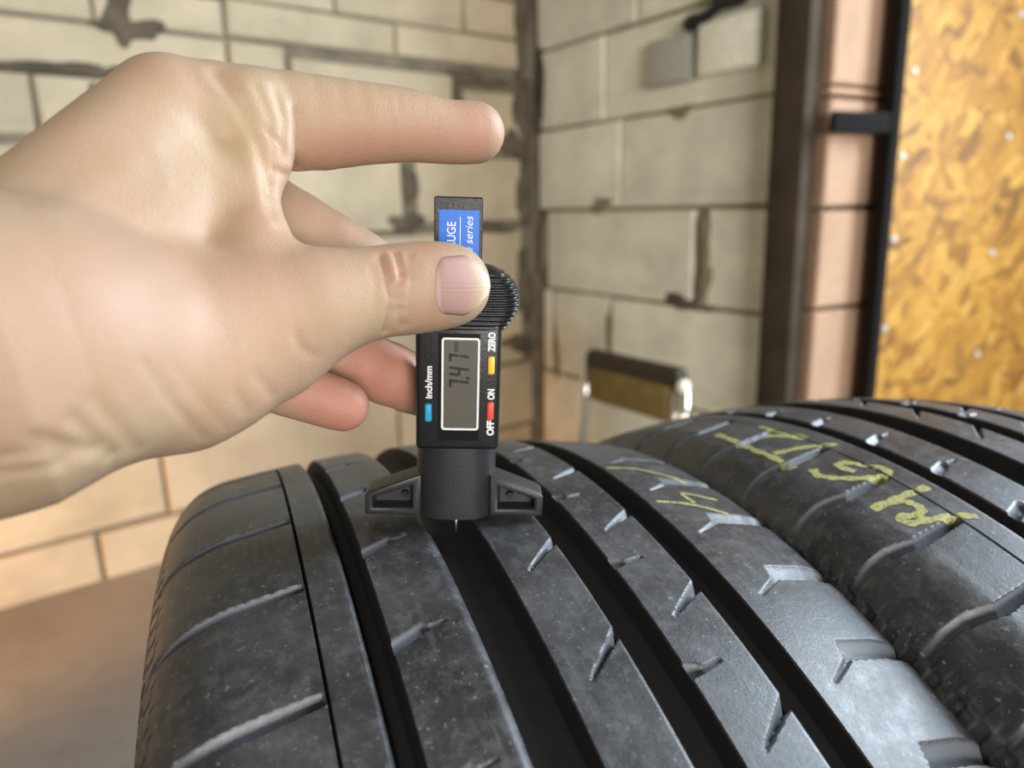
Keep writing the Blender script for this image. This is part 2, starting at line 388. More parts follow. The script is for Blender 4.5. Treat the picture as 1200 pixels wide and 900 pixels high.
# ------------------------------------------------------------------ chair by the right wall
MCH = frame_mat(CORNER + DR * .0 - np.array([MR[0][1], MR[1][1], 0]) * .30, DR)
chair = empty('chair', MCH)
def ch(px, py, off=0.0):
    mi = MCH.inverted(); c0 = mi @ Vector(CAM); d0 = mi.to_3x3() @ Vector(ray(px, py)); t = (off - c0.y) / d0.y
    p = c0 + d0 * t; return p.x, p.z
tl = ch(694, 404); tr = ch(806, 438); blp = ch(690, 470); brp = ch(778, 500)
x0, x1 = tl[0], tr[0]; zt = (tl[1] + tr[1]) / 2; zb = (blp[1] + brp[1]) / 2 + .01
xm = x0 + (x1 - x0) * .86
bm = bmesh.new(); box_bm(bm, x0, xm, -.012, .012, zb, zt - .006, .009, 3)
link('backrest', bm_mesh('backrest', bm, True), M_CHAIRPAD, chair)
bm = bmesh.new(); box_bm(bm, x0 - .008, x1 - .01, -.017, .017, zt - (zt - zb) * .36, zt, .013, 4)
link('back_trim', bm_mesh('back_trim', bm, True), M_CHAIRTRIM, chair)
seat_z = zb - .24
for xx, top in ((x0 - .018, zt - .02), (x1 - .004, zt - .035)):
    link('back_post', tube_mesh('back_post', [(xx, .0, top), (xx, -.004, zb), (xx, -.02, seat_z), (xx, .03, FLOOR_Z + .003)], .011), M_CHROME, chair)
    link('front_leg', tube_mesh('front_leg', [(xx, -.02, seat_z - .015), (xx, -.36, seat_z - .015), (xx, -.40, seat_z - .06), (xx, -.42, FLOOR_Z + .003)], .011), M_CHROME, chair)
link('back_stay', tube_mesh('back_stay', [(xm + .014, .0, zt - (zt - zb) * .38), (xm + .012, -.004, zb), (xm + .006, -.02, seat_z)], .009), M_CHROME, chair)
bm = bmesh.new(); bmesh.ops.create_uvsphere(bm, u_segments=14, v_segments=10, radius=.014); bmesh.ops.translate(bm, verts=bm.verts, vec=(x1 - .006, -.004, zt - .034))
link('tube_cap', bm_mesh('tube_cap', bm, True, 80), M_BOXWHITE, chair)
bm = bmesh.new(); box_bm(bm, x0 - .005, x1 - .015, -.40, -.02, seat_z - .003, seat_z + .035, .014, 3); link('seat', bm_mesh('seat', bm, True), M_CHAIRPAD, chair)
tag(chair, 'tubular chrome chair with olive-brown padded back standing by the pale wall', 'chair')

# ------------------------------------------------------------------ tyres
CROWN = 0.9623
LEFT = [(-.0975, -.026), (-.0935, -.0175), (-.088, -.0115), (-.082, -.0078)]
LEFT_OUT = [(-.083, -.122), (-.095, -.105), (-.101, -.08), (-.1015, -.055), (-.1, -.038)]
RIGHT = [(.108, -.0112), (.1135, -.0127), (.1165, -.0150), (.1172, -.018)]
RIGHT_OUT = [(.1155, -.024), (.1115, -.034), (.108, -.047), (.1065, -.062), (.105, -.085), (.095, -.110), (.080, -.125)]
def catmull(pts, n):
    pts = [np.array(p) for p in pts]; ext = [2 * pts[0] - pts[1]] + pts + [2 * pts[-1] - pts[-2]]; out = []
    for i in range(len(pts) - 1):
        p0, p1, p2, p3 = ext[i:i + 4]
        for t in np.linspace(0, 1, n, endpoint=False):
            out.append(.5 * ((2 * p1) + (-p0 + p2) * t + (2 * p0 - 5 * p1 + 4 * p2 - p3) * t * t + (-p0 + 3 * p1 - 3 * p2 + p3) * t ** 3))
    out.append(pts[-1]); return np.array(out)
GRO = [(-.0390, -.0323), (-.0089, .0064), (.0280, .0404), (.0631, .0743)]
SIPE = -.0507
def crown(s): return -CROWN * s * s
# notches: lateral knots s (mm), theta (deg), width (mm), depth (mm); pitch and phase in degrees
NOTCH = [
    dict(s=[-95.5, -90, -80, -65, -52.2], th=[80.75, 80.78, 80.82, 81.15, 81.53], w=[2.5, 4.0, 4.8, 4.6, 3.6], d=[.0, 2.6, 4.8, 5.4, 5.2], p=7.5),
    dict(s=[-32.5, -23, -21.5, -17.0], th=[75.59, 76.45, 76.5, 76.79], w=[4.4, 3.4, 1.5, .5], d=[4.5, 3.2, 2.0, .8], p=7.5),
    dict(s=[13.4, 16, 28.4], th=[78.9, 79.3, 81.12], w=[.6, 1.3, 3.4], d=[.8, 2.2, 4.8], p=7.45),
    dict(s=[40.2, 44.2, 45.2, 51.8], th=[78.05, 78.22, 78.3, 78.62], w=[5.0, 3.0, 1.2, .8], d=[4.2, 2.6, 1.6, 1.0], p=7.6),
    dict(s=[47.6, 50, 63.3], th=[74.0, 74.25, 75.65], w=[.5, 1.3, 4.2], d=[.7, 2.2, 4.8], p=7.5),
    dict(s=[82.5, 92, 94, 108, 117], th=[74.6, 75.5, 75.7, 75.45, 75.0], w=[.8, 1.6, 6.8, 6.8, 6.4], d=[.8, 1.8, 2.6, 2.9, 3.0], p=5.88),
]
NOTCH2 = [dict(n, p=n['p'] * .735) for n in NOTCH]
NOTCH2[0] = dict(s=[-95.5, -90, -83, -73, -52.2], th=[76.4, 76.3, 76.2, 75.97, 76.7], w=[2.5, 4.0, 4.6, 4.4, 3.4], d=[.0, 2.2, 4.4, 5.2, 5.0], p=5.42)
def tread_depth(th, s, R, NL=NOTCH):
    """th (rows,1) deg, s (cols) mm -> depth in mm of the cross-cuts"""
    D = np.zeros((th.shape[0], s.shape[1]))
    for n in NL:
        ins = (s >= n['s'][0] - .3) & (s <= n['s'][-1] + .3)
        if not ins.any(): continue
        c = np.interp(s, n['s'], n['th']); ww = np.interp(s, n['s'], n['w']); dd = np.interp(s, n['s'], n['d'])
        q = (th - c + n['p'] * .4) % n['p'] - n['p'] * .4
        q = np.radians(q) * R * 1000
        e = .75
        a = np.where(q >= 0, np.clip(1 - q / ww, 0, 1) ** .8, np.clip(1 + q / e, 0, 1))
        D = np.maximum(D, np.where(ins, a * dd, 0))
    return D
def lin(a, b, step): return list(np.linspace(a, b, max(2, int(round(abs(b - a) / step)) + 1)))
def rows(fine):
    t = list(np.arange(20, 46, .5)) + list(np.arange(46, 60, fine * 2)) + list(np.arange(60, 91, fine)) + list(np.arange(91, 114, fine * 2)) + list(np.arange(114, 136, .5)) + list(np.arange(136, 380, 2.0))
    return np.array(t)
NL_CUR = NOTCH
def strip(name, prof, R, th, parent, extra=None, cuts=True):
    """prof: list of (x, dr, normal_x, normal_r, depth): one lateral strip of the tyre revolved about its axle"""
    P = np.array(prof); x = P[:, 0]; r = R + P[:, 1]; nx = P[:, 2]; nr = P[:, 3]; base = P[:, 4]
    T = th[:, None]
    D = np.zeros((len(th), len(x)))
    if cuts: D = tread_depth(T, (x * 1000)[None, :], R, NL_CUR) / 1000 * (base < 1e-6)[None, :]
    if cuts == 'wall':
        D = D * 0
    DN = D.copy()
    if extra is not None: D = D + extra(T, x[None, :], r[None, :])
    X = x[None, :] - nx[None, :] * D; Rr = r[None, :] - nr[None, :] * D
    a = np.radians(T); V = np.stack([X + 0 * a, -Rr * np.cos(a), Rr * np.sin(a)], -1).reshape(-1, 3)
    n, mcol = len(th), len(x)
    i = np.arange(n)[:, None]; j = np.arange(mcol - 1)[None, :]; ip = (i + 1) % n
    Fc = np.stack([i * mcol + j, i * mcol + j + 1, ip * mcol + j + 1, ip * mcol + j], -1).reshape(-1, 4)
    me = mesh_np(name, V, Fc, True)
    me.materials.append(M_RUBBER); me.materials.append(M_CLEAN_SHADED)
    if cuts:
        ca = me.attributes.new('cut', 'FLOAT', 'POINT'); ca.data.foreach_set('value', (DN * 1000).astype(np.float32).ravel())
    if cuts or name == 'groove_floor':
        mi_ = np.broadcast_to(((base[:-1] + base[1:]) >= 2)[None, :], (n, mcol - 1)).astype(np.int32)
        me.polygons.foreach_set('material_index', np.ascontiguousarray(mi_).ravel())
    try: me.set_sharp_from_angle(angle=math.radians(38))
    except Exception: pass
    return link(name, me, M_RUBBER, parent)
def surf(a, b, step, chamfer_r=0.0, chamfer_l=0.0):
    out = []
    for s in lin(a, b, step):
        d = crown(s)
        if chamfer_r and s > b - chamfer_r: d -= .0022 * ((s - (b - chamfer_r)) / chamfer_r) ** 2
        out.append((s, d, 2 * CROWN * s * 0, 1.0, 0.0))
    return out
WALLW = .0011; GD = .0076
def make_tyre(mat4, R, fine, label):
    T = empty('tyre', mat4); th = rows(fine); st = .00066 if fine < .07 else .0009
    wl_ = lambda s: [(s - WALLW - .0003, crown(s) - GD, 0, 1, 1), (s - WALLW * .8, crown(s) - GD * .8, 0, 1, 1), (s - .0002, crown(s) - .0008, 0, 1, 1)]
    wr_ = lambda s: [(s + .0002, crown(s) - .0008, 0, 1, 1), (s + WALLW * .8, crown(s) - GD * .8, 0, 1, 1), (s + WALLW + .0003, crown(s) - GD, 0, 1, 1)]
    # left shoulder, from the buttress to the fine sipe
    sh = catmull(LEFT_OUT[-2:] + LEFT + [(-.0745, crown(-.0745)), (-.068, crown(-.068))], 14)
    tang = np.gradient(sh, axis=0); tang /= np.linalg.norm(tang, axis=1)[:, None]
    prof = [(p[0], p[1], -t[1], t[0], 0.0) for p, t in zip(sh, tang)]
    prof += surf(-.0672, SIPE - .0006, st)
    prof += [(SIPE - .0004, crown(SIPE) - .0006, 0, 1, 1), (SIPE - .0003, crown(SIPE) - .004, 0, 1, 1), (SIPE, crown(SIPE) - .0045, 0, 1, 1)]
    def checker(T_, x, r):
        u = T_ * R / 57.3 / .0046; v = r / .0052
        on = ((np.floor(u) + np.floor(v)) % 2)
        z = np.clip((-.0915 - x) / .003, 0, 1)
        return z * (on * .0003)
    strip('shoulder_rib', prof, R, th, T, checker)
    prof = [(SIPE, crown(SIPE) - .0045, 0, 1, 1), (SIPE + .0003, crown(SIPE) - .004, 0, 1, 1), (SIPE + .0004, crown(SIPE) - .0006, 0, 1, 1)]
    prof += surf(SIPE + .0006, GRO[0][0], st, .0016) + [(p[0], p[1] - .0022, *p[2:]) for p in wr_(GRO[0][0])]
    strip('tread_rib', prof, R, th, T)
    for k in range(3):
        a, b = GRO[k][1], GRO[k + 1][0]; ch_ = .0036 if k == 0 else .0012
        prof = wl_(a) + surf(a, b, st, ch_) + [(p[0], p[1] - .0022, *p[2:]) for p in wr_(b)]
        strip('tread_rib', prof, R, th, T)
    for a, b in GRO:
        a2, b2 = a + WALLW + .0003, b - WALLW - .0003
        prof = [(a2, crown(a) - GD - .0022, 0, 1, 1), (a2 + .0006, crown(a) - GD - .0004, 0, 1, 1), ((a + b) / 2, crown((a + b) / 2) - GD, 0, 1, 1), (b2 - .0006, crown(b) - GD, 0, 1, 1), (b2, crown(b) - GD, 0, 1, 1)]
        strip('groove_floor', prof, R, th[::2], T, None, False)
    sh = catmull([(.094, crown(.094)), (.1, crown(.1))] + RIGHT + RIGHT_OUT[:1], 10)
    tang = np.gradient(sh, axis=0); tang /= np.linalg.norm(tang, axis=1)[:, None]
    prof = wl_(GRO[3][1]) + surf(GRO[3][1], .0936, st) + [(p[0], p[1], -t[1], t[0], 0.0) for p, t in zip(sh, tang)]
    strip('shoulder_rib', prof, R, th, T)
    thc = th[::6]
    for pts in (catmull(LEFT_OUT[:-1], 8), catmull(RIGHT_OUT, 8)):
        strip('sidewall', [(p[0], p[1], 0, 1, 1) for p in pts], R, thc, T, None, False)
    liner = catmull([(-.083, -.122), (-.078, -.118), (-.086, -.09), (-.088, -.06), (-.080, -.032), (-.05, -.024), (0, -.022), (.05, -.024), (.09, -.034), (.095, -.06), (.09, -.095), (.076, -.121), (.080, -.125)], 4)
    strip('inner_liner', [(p[0], p[1], 0, 1, 1) for p in liner[::-1]], R, thc, T, None, False)
    tag(T, label, 'tyre', 'tyres standing side by side')
    return T
tyre1 = make_tyre(Matrix.Identity(4), .33, .062, 'black tyre standing in front with the depth gauge resting on its tread')
M2 = Matrix.Translation((.2138, -.0205, -.001)) @ Matrix.Rotation(-.008, 4, 'Z') @ Matrix.Rotation(.005, 4, 'Y') @ Matrix.Rotation(math.radians(-1.3), 4, 'X')
NL_CUR = NOTCH2
tyre2 = make_tyre(M2, .333, .085, 'black tyre behind with yellow crayon writing on its shoulder')

def tyre_hit(px, py, mat4, R):
    mi = np.array(mat4.inverted()); c0 = mi[:3, :3] @ CAM + mi[:3, 3]; d0 = mi[:3, :3] @ ray(px, py)
    t = np.linspace(.1, .6, 5001); Pp = c0 + d0 * t[:, None]
    rr = np.hypot(Pp[:, 1], Pp[:, 2]); tab = catmull(LEFT_OUT[3:] + LEFT + [(-.075, crown(-.075))], 6)
    dr = np.where(Pp[:, 0] < -.075, np.interp(Pp[:, 0], tab[:, 0], tab[:, 1]), -CROWN * Pp[:, 0] ** 2)
    g = np.where(rr < R + dr)[0]
    if len(g) == 0: return None
    p = Pp[g[0]]; return np.array([p[0], math.atan2(p[2], -p[1])]), tab
def chalk(strokes, mat4, R, parent, label, wid=.0026, NL=NOTCH):
    for st in strokes:
        hs = [tyre_hit(px, py, mat4, R) for px, py in st]; hs = [h[0] for h in hs if h is not None]
        if len(hs) < 2: continue
        P2 = np.array([(h[0], h[1] * R) for h in hs]); P2 = catmull([tuple(p) for p in P2], 12) if len(P2) > 2 else np.linspace(P2[0], P2[1], 20)
        tg = np.gradient(P2, axis=0); tg /= np.linalg.norm(tg, axis=1)[:, None] + 1e-9; nn = np.stack([-tg[:, 1], tg[:, 0]], 1)
        V = []; Fc = []; tab = catmull(LEFT_OUT[3:] + LEFT + [(-.075, crown(-.075))], 6)
        for i, (p, n_) in enumerate(zip(P2, nn)):
            wv = wid * (1 + .2 * math.sin(i * .7)) * .5
            for k in range(5):
                q = p + n_ * wv * (k - 2) / 2
                dr = np.interp(q[0], tab[:, 0], tab[:, 1]) if q[0] < -.075 else crown(q[0])
                th_ = q[1] / R
                dd = tread_depth(np.array([[math.degrees(th_)]]), np.array([[q[0] * 1000]]), R, NL)[0, 0] / 1000
                if abs(q[0] - SIPE) < .0006: dd = .001
                r = R + dr + .00022 - dd; V.append((q[0], -r * math.cos(th_), r * math.sin(th_)))
            if i: Fc += [((i - 1) * 5 + k, (i - 1) * 5 + k + 1, i * 5 + k + 1, i * 5 + k) for k in range(4)]
        o = link('crayon_mark', mesh_np('crayon_mark', V, Fc), M_CHALK, parent); o['label'] = label
zz = lambda L: [(840 + x / 3.214, 460 + y / 3.214) for x, y in L]
chalk([zz([(0, 160), (70, 185), (130, 213), (200, 240), (290, 288)]), zz([(165, 128), (230, 148), (340, 172)]), zz([(185, 166), (250, 166), (330, 176)]),
       zz([(215, 232), (330, 208), (455, 196)]), zz([(360, 290), (385, 315), (460, 324), (560, 324), (640, 312), (632, 290), (560, 276), (480, 266), (462, 280), (520, 300)]),
       zz([(795, 357), (720, 385), (650, 412), (588, 440), (680, 410), (742, 422), (770, 442), (755, 462), (690, 470), (722, 494), (790, 482), (900, 466), (980, 467)])],
      M2, .333, tyre2, 'yellow crayon stroke', .0033, NOTCH2)
z2 = lambda L: [(480 + x / 2.25, 500 + y / 2.25) for x, y in L]
chalk([z2([(520, 110), (590, 112), (660, 126), (730, 146)]), z2([(650, 198), (740, 206), (840, 231)]), z2([(810, 195), (720, 177), (752, 203)])], Matrix.Identity(4), .33, tyre1, 'faint yellow crayon stroke', .0016)
# ------------------------------------------------------------------ digital tread depth gauge
M_GPLASTIC = plain('black_satin_plastic', (.010, .010, .011), .34, 0, (900, .25, .0003), .15, 200)
M_GBASE = plain('charcoal_matte_plastic', (.022, .0225, .024), .40, 0, (1400, .3, .0002), .15, 200)
M_GDARK = plain('gloss_black_window', (.006, .006, .006), .12)
M_GSTICK = plain('blue_sticker', (.005, .16, .72), .4, 0, None, .05)
M_GWHITE = plain('white_print', (.85, .86, .86), .5, 0, None, .03)
M_GLCD = plain('lcd_glass', (.105, .094, .075), .3, 0, None, .10, 90)
M_GSEG = plain('lcd_segment', (.006, .0055, .005), .4, 0, None, .02)
M_BYEL = plain('yellow_button', (.85, .58, .06), .4, 0, None, .04)
M_BRED = plain('red_button', (.78, .085, .06), .4, 0, None, .04)
M_BBLU = plain('blue_button', (.02, .36, .60), .4, 0, None, .04)
M_PIN = plain('steel_pin', (.6, .6, .62), .25, 1.0)

G0 = at(533, 608, .2455); GT = at(538, 232, .2170)
ga = GT - G0; ga /= np.linalg.norm(ga)
gw = at(636, 604.5, .2480) - at(427, 608.5, .2455); gw -= ga * (gw @ ga); gw /= np.linalg.norm(gw)
gn = np.cross(gw, ga)            # towards the camera
MG = Matrix.Identity(4)
for i in range(3): MG[i][0] = gw[i]; MG[i][1] = ga[i]; MG[i][2] = gn[i]; MG[i][3] = G0[i]
MGI = np.array(MG.inverted())
def gp(px, py, h=0.0):
    c0 = MGI[:3, :3] @ CAM + MGI[:3, 3]; d0 = MGI[:3, :3] @ ray(px, py); t = (h - c0[2]) / d0[2]; p = c0 + d0 * t
    return (p[0], p[1])
gauge = empty('tread_depth_gauge', MG)
tag(gauge, 'black digital tread depth gauge with small display and coloured buttons, standing on the tyre tread', 'depth gauge')
HB = .0035                        # front of the body
def gbox(name, px0, py0, px1, py1, h0, h1, mat, parent, bev=0.0, seg=2):
    a = gp(px0, py1, h1); b = gp(px1, py0, h1)
    return box(name, a[0], b[0], a[1], b[1], h0, h1, mat, parent, bev, seg)
# sleeve: rounded column below the body
sl = gp(486, 600)[0]; sr = gp(580, 600)[0]; stp = gp(533, 515)[1]; cx_ = (sl + sr) / 2; hw = (sr - sl) / 2
pts = [(cx_ - hw, -.0135), (cx_ + hw, -.0135)]
for k in range(25):
    a = k / 24 * math.pi; pts.append((cx_ + hw * math.copysign(abs(math.cos(a)) ** .75, math.cos(a)), -.010 + .0105 * math.sin(a) ** .9))
bm = bmesh.new(); lo = [bm.verts.new((x, -.0002, z)) for x, z in pts]; hi = [bm.verts.new((x, stp, z)) for x, z in pts]
bm.faces.new(lo); bm.faces.new(list(reversed(hi)))
for i in range(len(pts)): bm.faces.new((lo[i], lo[(i + 1) % len(pts)], hi[(i + 1) % len(pts)], hi[i]))
sleeve = link('base_sleeve', bm_mesh('base_sleeve', bm, True, 40), M_GBASE, gauge)
# feet: tapering wings with a recessed pocket
def wing(sg):
    e = (lambda a, b: gp(b, 0)[0]) 
    xi = (sr - .002) if sg > 0 else (sl + .002)
    xo = gp(635, 600, -.003)[0] if sg > 0 else gp(428, 600, -.003)[0]
    y1 = gp(580, 556, -.003)[1]; y2 = gp(632, 578, -.003)[1]
    c = .0012 * sg
    outer = [(xi, 0), (xo - c * .4, 0), (xo, .0006), (xo, y2 - .0012), (xo - c, y2), (xi, y1)]
    mx = sum(p[0] for p in outer) / 6; my = sum(p[1] for p in outer) / 6
    xa = xi + sg * .0030; xb = xo - sg * .0028
    yt = lambda x: y1 + (y2 - y1) * (x - xi) / (xo - xi)
    inner = [(xa, .0026), (xb, .0026), (xb, .0030), (xb, max(.0040, yt(xb) - .0030)), (xb - c, yt(xb - c) - .0030), (xa, yt(xa) - .0030)]
    bm = bmesh.new(); z0, z1, zr = -.0115, -.0022, -.0078
    A = [bm.verts.new((x, y, z0)) for x, y in outer]; B = [bm.verts.new((x, y, z1)) for x, y in outer]
    Cc = [bm.verts.new((x, y, z1)) for x, y in inner]; Dd = [bm.verts.new((x + (mx - x) * .10, y + (my - y) * .10, zr)) for x, y in inner]
    for i in range(6):
        n = (i + 1) % 6
        bm.faces.new((A[i], A[n], B[n], B[i])); bm.faces.new((B[i], B[n], Cc[n], Cc[i])); bm.faces.new((Cc[i], Cc[n], Dd[n], Dd[i]))
    bm.faces.new(Dd); bm.faces.new(list(reversed(A)))
    bmesh.ops.recalc_face_normals(bm, faces=bm.faces)
    ed = [e for e in bm.edges if all(v in B or v in Cc for v in e.verts) and not (e.verts[0] in B) != (e.verts[1] in B)]
    bmesh.ops.bevel(bm, geom=ed, offset=.0008, segments=3, affect='EDGES', profile=.5)
    f = link('foot', bm_mesh('foot', bm, True, 50), M_GBASE, gauge)
    bm = bmesh.new(); bmesh.ops.create_cone(bm, cap_ends=True, segments=16, radius1=.0013, radius2=.0011, depth=.002)
    bmesh.ops.translate(bm, verts=bm.verts, vec=((xa + sg * .0042) if sg > 0 else xa - .0028, .0058, zr + .0008)); link('foot_pin', bm_mesh('foot_pin', bm, True), M_GPLASTIC, f)
wing(1); wing(-1)
link('probe_pin', tube_mesh('probe_pin', [(cx_ + .0003, .004, -.0035), (cx_ + .0003, -.0062, -.0035), (cx_ + .0003, -.0072, -.0035)], [.0008, .0008, .0003]), M_PIN, gauge)
# body
p0 = gp(487, 527, HB); p1 = gp(590, 330, HB)
body = box('body', p0[0], p1[0], p0[1], p1[1], -.0105, HB, M_GPLASTIC, gauge, .0016, 4)
# ribbed grip around the top of the body
gy0 = gp(539, 391, HB)[1]; gy1 = gp(539, 314, HB)[1]; gc = (p0[0] + p1[0]) / 2; hwb = (p1[0] - p0[0]) / 2
gmax = gp(607, 357, 0)[0] - gc
V = []; NS = 132; sec = 36
for i in range(NS):
    t = i / (NS - 1); y = gy0 + (gy1 - gy0) * t
    # half width: swells from the body side to the widest point, then rounds off over the top
    W = hwb * .985 + (gmax - hwb * .985) * math.sin(math.pi / 2 * min(1, t / .48)) if t < .48 else hwb * .52 + (gmax - hwb * .52) * math.sqrt(max(0, 1 - ((t - .48) / .525) ** 2))
    rid = (.5 + .5 * math.cos(2 * math.pi * t * 13)) * .00075 * (1 if .03 < t < .93 else 0)
    hz = HB - .0012 + .0030 * math.sin(math.pi * min(1, max(0, t))) ** .6 + rid * .6 - .004 * max(0, (t - .9) / .1) ** 2
    W += rid
    for k in range(sec):
        a = 2 * math.pi * k / sec; e = .42
        xx = W * math.copysign(abs(math.cos(a)) ** e, math.cos(a))
        zc = (hz - .0105) / 2; hz2 = (hz + .0105) / 2
        V.append((gc + xx, y, zc + hz2 * math.copysign(abs(math.sin(a)) ** e, math.sin(a))))
Fc = [(i * sec + k, i * sec + (k + 1) % sec, (i + 1) * sec + (k + 1) % sec, (i + 1) * sec + k) for i in range(NS - 1) for k in range(sec)]
me = bpy.data.meshes.new('grip'); me.from_pydata(V, [], Fc + [tuple(range(sec)), tuple(range((NS - 1) * sec, NS * sec))]); me.update()
b_ = bmesh.new(); b_.from_mesh(me); bmesh.ops.recalc_face_normals(b_, faces=b_.faces); b_.to_mesh(me); b_.free()
for p in me.polygons: p.use_smooth = len(p.vertices) == 4
grip = link('ribbed_grip', me, M_GPLASTIC, gauge); grip['label'] = 'black ribbed thumb grip'
# beam with the blue sticker
beam = gbox('beam', 508, 232, 566.5, 420, -.0095, -.0030, M_GPLASTIC, gauge, .0003, 1)
HS = -.0030
stk = gbox('sticker', 514, 247, 562, 330, HS, HS + .00015, M_GSTICK, beam); stk['label'] = 'blue sticker with white lettering'
gbox('sticker_rule', 538.2, 254, 540, 320, HS + .00015, HS + .00022, M_GWHITE, beam)
def text(s, name, px, py0, size_px, h, mat, parent, shear=0.0, weight=0.0, length_px=None):
    """print that reads upwards; px = base line column, py0 = where the first letter starts"""
    cu = bpy.data.curves.new(name, 'FONT'); cu.body = s; cu.size = 1.0; cu.shear = shear; cu.offset = weight
    tmp = bpy.data.objects.new(name, cu); COL.objects.link(tmp)
    dg = bpy.context.evaluated_depsgraph_get(); me = bpy.data.meshes.new_from_object(tmp.evaluated_get(dg))
    bpy.data.objects.remove(tmp)
    co = np.empty(len(me.vertices) * 3, np.float32); me.vertices.foreach_get('co', co); co = co.reshape(-1, 3)
    o = gp(px, py0, h); cap = abs(gp(px + size_px, py0, h)[0] - o[0]); k = cap / .70
    kl = k
    if length_px: kl = abs(gp(px, py0 - length_px, h)[1] - o[1]) / max(1e-6, (co[:, 0].max() - co[:, 0].min()))
    x0 = co[:, 0].min()
    new = np.stack([o[0] - co[:, 1] * k, o[1] + (co[:, 0] - x0) * kl, np.full(len(co), h)], 1).astype(np.float32)
    me.vertices.foreach_set('co', new.ravel()); me.update(); me.materials.clear()
    return link(name, me, mat, parent)
text('GAUGE', 'sticker_lettering', 533.5, 300, 10, HS + .00025, M_GWHITE, beam, 0, .008, 40)
text('e series', 'sticker_lettering', 553.5, 296, 9.2, HS + .00025, M_GWHITE, beam, .25, .0, 43)
# display
win = gbox('display_window', 513, 391.5, 563, 516, HB, HB + .00025, M_GDARK, body)
o4 = [gp(517, 503, HB), gp(560.5, 503, HB), gp(560.5, 396, HB), gp(517, 396, HB)]
o4 = [(o4[0][0], o4[0][1]), (o4[1][0], o4[1][1]), (o4[1][0], o4[2][1]), (o4[0][0], o4[2][1])]
fw = .00062
def ring(name, x0, x1, y0, y1, wv, h0, h1, mat, parent):
    bm = bmesh.new()
    def rr(x0, x1, y0, y1, r):
        out = []
        for cx, cy, a0 in ((x1 - r, y0 + r, -90), (x1 - r, y1 - r, 0), (x0 + r, y1 - r, 90), (x0 + r, y0 + r, 180)):
            for k in range(5): a = math.radians(a0 + k * 22.5); out.append((cx + r * math.cos(a), cy + r * math.sin(a)))
        return out
    O = rr(x0, x1, y0, y1, .0010); I = rr(x0 + wv, x1 - wv, y0 + wv, y1 - wv, .0005); n = len(O)
    vo = [[bm.verts.new((x, y, h)) for x, y in O] for h in (h0, h1)]; vi = [[bm.verts.new((x, y, h)) for x, y in I] for h in (h0, h1)]
    for i in range(n):
        j = (i + 1) % n
        bm.faces.new((vo[1][i], vo[1][j], vi[1][j], vi[1][i])); bm.faces.new((vo[0][i], vo[0][j], vo[1][j], vo[1][i])); bm.faces.new((vi[0][i], vi[0][j], vi[1][j], vi[1][i]))
    return link(name, bm_mesh(name, bm), mat, parent)
fx0, fx1, fy0, fy1 = o4[0][0], o4[1][0], o4[0][1], o4[2][1]
ring('display_frame', fx0, fx1, fy0, fy1, fw, HB + .00025, HB + .0006, M_GWHITE, body)
lcd = box('display', fx0 + fw * .8, fx1 - fw * .8, fy0 + fw * .8, fy1 - fw * .8, HB + .0002, HB + .00035, M_GLCD, body); lcd['label'] = 'grey liquid crystal display reading 7.47 mm'
SEG = {'7': 'abc', '4': 'fgbc'}
def digit(chs, px_base, py_start, hpx, wpx):
    o = gp(px_base, py_start, HB); H = abs(gp(px_base + hpx, py_start, HB)[0] - o[0]); Wd = abs(gp(px_base, py_start - wpx, HB)[1] - o[1])
    t = H * .14; hz = HB + .00042; bm = bmesh.new()
    def q(x0, x1, y0, y1):     # digit coordinates: x along reading direction, y digit-up
        sk = .10
        P4 = [(x0 + y0 * sk, y0), (x1 + y0 * sk, y0), (x1 + y1 * sk, y1), (x0 + y1 * sk, y1)]
        bm.faces.new([bm.verts.new((o[0] - y, o[1] + x, hz)) for x, y in P4])
    g = t * .15
    R_ = {'a': (t * .3, Wd - t * .3, H - t, H), 'g': (t * .3, Wd - t * .3, H / 2 - t / 2, H / 2 + t / 2), 'd': (t * .3, Wd - t * .3, 0, t),
          'b': (Wd - t, Wd, H / 2 + g, H - g), 'c': (Wd - t, Wd, g, H / 2 - g), 'f': (0, t, H / 2 + g, H - g), 'e': (0, t, g, H / 2 - g)}
    for s in SEG[chs[0]]: q(*R_[s])
    if len(chs) > 1: q(Wd + t * .5, Wd + t * 1.6, 0, t * 1.2)
    link('display_digit', bm_mesh('display_digit', bm), M_GSEG, body)
digit('7.', 550, 457, 24, 10.5); digit('4', 550, 442, 24, 10.5); digit('7', 550, 427, 24, 10.5)
text('mm', 'display_unit', 537, 412, 6.5, HB + .00042, M_GSEG, body, 0, 0.03, 11)
for nm, px, py, mt in (('yellow', 575.5, 428, M_BYEL), ('red', 574.3, 481.5, M_BRED), ('blue', 502, 483, M_BBLU)):
    a = gp(px - 4.3, py + 10.6, HB); b = gp(px + 4.3, py - 10.6, HB)
    r = box('button', a[0], b[0], a[1], b[1], HB - .001, HB + .0011, mt, body, .0007, 3); r['label'] = nm + ' push button'
text('ZERO', 'printed_lettering', 579.8, 412.5, 7.6, HB + .0001, M_GWHITE, body, 0, .05, 23)
text('ON', 'printed_lettering', 579, 468.5, 7.6, HB + .0001, M_GWHITE, body, 0, .05, 12.5)
text('OFF', 'printed_lettering', 578, 510.5, 7.6, HB + .0001, M_GWHITE, body, 0, .05, 17.5)
text('inch/mm', 'printed_lettering', 506, 467, 7.6, HB + .0001, M_GWHITE, body, 0, .03, 38)
